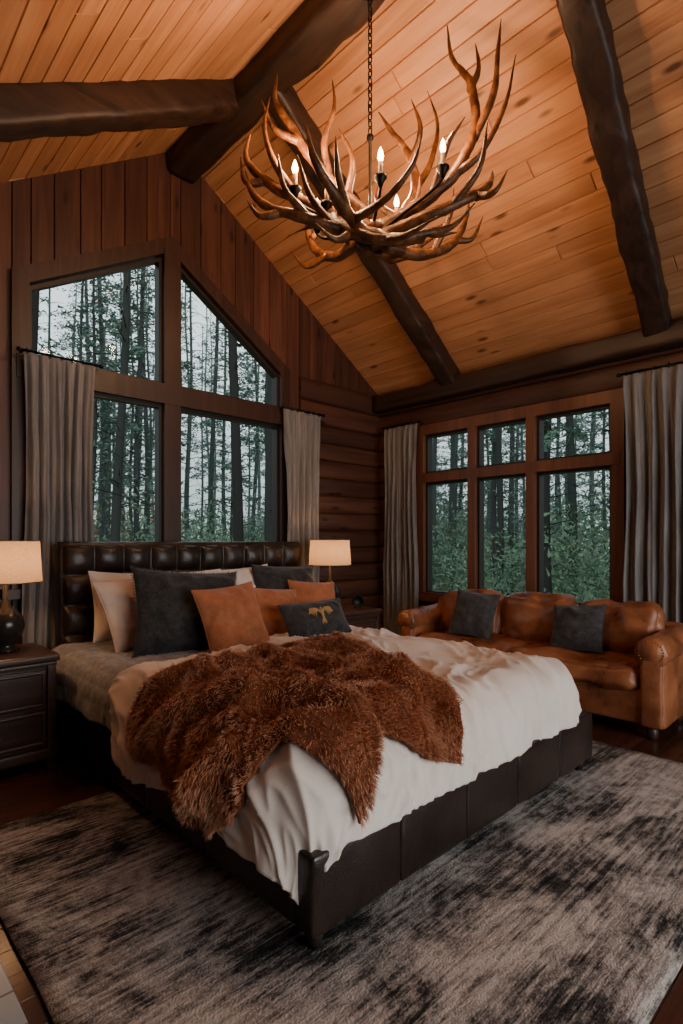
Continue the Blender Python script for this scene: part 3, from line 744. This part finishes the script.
for p in [(297,208,-.22),(327,220,-.2),(377,206,-.3),(402,186,.3),(436,192,-.25),(352,184,.4),(316,216,.05)]:
    c=CP(p); lathe(m1,[(.008,-.05),(.02,-.02),(.034,0),(.036,.012),(.016,.014)],c,16)
    e0=c+np.array([0,0,-.045]); h=hub-e0; tube(m,[e0,e0+np.array([0,0,-.02])+h*.15,hub+np.array([0,0,-.01])-h*.4,hub],.009,.009,8,6)
    lathe(m2,[(.0125,.01),(.0125,.085),(.009,.09)],c,12); lathe(m3,[(.005,.088),(.013,.10),(.017,.118),(.011,.145),(.001,.168)],c,12)
    L=bpy.data.lights.new('candle_light','POINT');L.energy=17;L.color=(1,.58,.30);L.shadow_soft_size=.04
    o=bpy.data.objects.new('candle_light',L);COL.objects.link(o);o.location=(c[0],c[1],c[2]+.215);o.parent=ch
m.build('chain_and_stem',m_metal,ch)
m1.build('cups',m_metal,ch);m2.build('candle_sleeves',m_wax,ch);m3.build('bulbs',m_flame,ch)
# ------------------------------------------------------------ OUTSIDE
t=NT('forest_floor',.95,.1); t.color(t.ramp(t.noise(t.tc.outputs['Object'],1.3,6,.7),[(.3,(.07,.10,.06)),(.5,(.14,.16,.10)),(.7,(.24,.15,.08))]))
m=MB(); n=50
V=[(-30+100*i/n,-30+100*j/n,-.7+.5*N(i*.3,j*.3,0)) for j in range(n+1) for i in range(n+1)]
F=[(j*(n+1)+i,j*(n+1)+i+1,(j+1)*(n+1)+i+1,(j+1)*(n+1)+i) for j in range(n) for i in range(n)]
m.add(V,F); m.build('forest_ground',t.m,recalc=False)
def hazemat(name,a,b,haze=(.31,.385,.365),mx=.78):  # air haze painted into the base colour, stronger with distance from the origin
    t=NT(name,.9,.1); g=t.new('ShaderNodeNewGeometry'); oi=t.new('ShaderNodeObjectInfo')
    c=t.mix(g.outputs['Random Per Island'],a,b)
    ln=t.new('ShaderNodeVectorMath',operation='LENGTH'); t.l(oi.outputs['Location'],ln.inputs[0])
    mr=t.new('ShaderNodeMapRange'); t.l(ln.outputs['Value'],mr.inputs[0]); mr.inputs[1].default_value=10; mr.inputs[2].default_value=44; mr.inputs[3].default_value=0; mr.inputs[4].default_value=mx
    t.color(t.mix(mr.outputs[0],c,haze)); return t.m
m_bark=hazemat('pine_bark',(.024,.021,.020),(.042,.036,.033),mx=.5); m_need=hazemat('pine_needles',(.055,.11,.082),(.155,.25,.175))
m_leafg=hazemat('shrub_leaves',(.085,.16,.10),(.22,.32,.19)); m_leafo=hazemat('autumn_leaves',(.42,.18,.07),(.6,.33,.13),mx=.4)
forest=empty('pine_forest')
def tris_cloud(C,size,flat=.5):
    K=len(C); d1=rng.normal(0,1,(K,3)); d1[:,2]*=flat; d1/=np.linalg.norm(d1,axis=1,keepdims=True); d2=np.cross(d1,rng.normal(0,1,(K,3))); d2/=np.linalg.norm(d2,axis=1,keepdims=True)
    s=size*rng.uniform(.5,1.2,(K,1)); V=np.empty((K,3,3));V[:,0]=C-d2*s*.22;V[:,1]=C+d2*s*.22;V[:,2]=C+d1*s
    return V.reshape(-1,3),np.arange(K*3).reshape(K,3)
tm=[];
for q in range(6):
    H=random.uniform(15,20); m=MB(); lean=random.uniform(-.4,.4)
    tr=[(lean*(z/H)**2+.08*math.sin(z*.6+q),.08*math.cos(z*.5+q),z) for z in np.linspace(-.5,H,9)]
    tube(m,tr,.115,.03,8,2); C=[]
    start=random.uniform(.14,.44)*H
    nb=50
    for b in range(nb):
        z=start+(H-start)*(b/nb)**.9; a=random.random()*2*pi; L=(H-z)/(H-start)*random.uniform(.9,1.9)+.3
        x0=np.interp(z,[p[2] for p in tr],[p[0] for p in tr]); y0=np.interp(z,[p[2] for p in tr],[p[1] for p in tr])
        e=(x0+L*math.cos(a),y0+L*math.sin(a),z+L*random.uniform(-.35,.15)); mid=((x0+e[0])/2,(y0+e[1])/2,(z+e[2])/2+.1*L)
        tube(m,[(x0,y0,z),mid,e],.02,.005,4,2)
        k2=int(36*L)
        f=rng.random(k2)**.6; pts=np.stack([x0+(e[0]-x0)*f,y0+(e[1]-y0)*f,z+(e[2]-z)*f+.1*L*np.sin(pi*f)],1)+rng.normal(0,.13,(k2,3))*np.array([1,1,.5]); C.append(pts)
    for b in range(26):
        z=random.uniform(1.2,start+1.5); a=random.random()*2*pi;L=random.uniform(.3,1.1); tube(m,[(0,0,z),(L*.5*math.cos(a),L*.5*math.sin(a),z+.1),(L*math.cos(a),L*math.sin(a),z-.05)],.012,.003,4,1)
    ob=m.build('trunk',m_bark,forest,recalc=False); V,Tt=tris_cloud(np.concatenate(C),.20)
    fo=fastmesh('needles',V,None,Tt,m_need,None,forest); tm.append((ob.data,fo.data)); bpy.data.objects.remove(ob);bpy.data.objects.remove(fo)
sm=[]
for q in range(4):
    K=1100; d=rng.normal(0,1,(K,3));d/=np.linalg.norm(d,axis=1,keepdims=True);C=d*(rng.random((K,1))**.4)*np.array([1.1,1.1,1.1])+np.array([0,0,.9]); C+=.25*np.sin(C[:,[1,2,0]]*5+q)
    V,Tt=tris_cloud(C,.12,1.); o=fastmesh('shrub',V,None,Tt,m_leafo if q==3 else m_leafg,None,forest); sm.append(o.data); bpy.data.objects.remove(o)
pos=[]; tries=0
while len(pos)<205 and tries<9000:
    tries+=1; x=random.uniform(-4,42);y=random.uniform(-6,42)
    if (x<10 and y<9.5) or math.hypot(x,y)>48: continue
    ang=math.degrees(math.atan2(y,x))
    if not(-12<ang<100): continue
    if any((x-a)**2+(y-b)**2<1.3**2 for a,b in pos): continue
    pos.append((x,y)); tme=random.choice(tm); s=random.uniform(.75,1.25); r=random.random()*6.3
    for me,nm in zip(tme,('trunk','needles')):
        if nm=='needles' and random.random()<.2: continue
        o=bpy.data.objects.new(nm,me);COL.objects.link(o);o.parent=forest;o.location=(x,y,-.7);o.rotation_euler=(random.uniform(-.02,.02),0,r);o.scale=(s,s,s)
for i in range(165):
    while True:
        x=random.uniform(-4,38);y=random.uniform(-4,38)
        if not (x<12 and y<12): break
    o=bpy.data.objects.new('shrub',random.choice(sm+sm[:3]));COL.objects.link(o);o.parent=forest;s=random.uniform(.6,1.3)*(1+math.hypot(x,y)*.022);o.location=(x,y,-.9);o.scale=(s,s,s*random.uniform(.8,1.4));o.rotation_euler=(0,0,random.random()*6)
W=bpy.data.worlds.new('overcast_sky');bpy.context.scene.world=W;W.use_nodes=True;nt=W.node_tree;bg=nt.nodes['Background']
tc=nt.nodes.new('ShaderNodeTexCoord');sp=nt.nodes.new('ShaderNodeSeparateXYZ');rp=nt.nodes.new('ShaderNodeValToRGB');nt.links.new(tc.outputs['Generated'],sp.inputs[0]);nt.links.new(sp.outputs[2],rp.inputs[0]);nt.links.new(rp.outputs[0],bg.inputs[0])
e=rp.color_ramp.elements;e[0].position=0;e[0].color=(.29,.37,.355,1);e[1].position=.30;e[1].color=(.76,.86,.89,1)
bg.inputs[1].default_value=1.8
# fill light added behind the camera to brighten the foreground
L=bpy.data.lights.new('rear_fill_light','AREA');L.shape='RECTANGLE';L.size=3.8;L.size_y=2.2;L.energy=190;L.color=(1.0,.94,.90)
o=bpy.data.objects.new('rear_fill_light',L);COL.objects.link(o);o.location=(2.4,YF-.35,1.6);o.rotation_euler=(math.radians(84),0,0)
cd=bpy.data.cameras.new('camera');cam=bpy.data.objects.new('camera',cd);COL.objects.link(cam);cam.location=(0,0,1.35)
cam.rotation_euler=(pi/2,0,-math.atan2(.692,.722));cd.sensor_fit='VERTICAL';cd.sensor_height=36;cd.lens=554.5/1024*36;cd.shift_y=29/1024;cd.clip_start=.05
bpy.context.scene.camera=cam
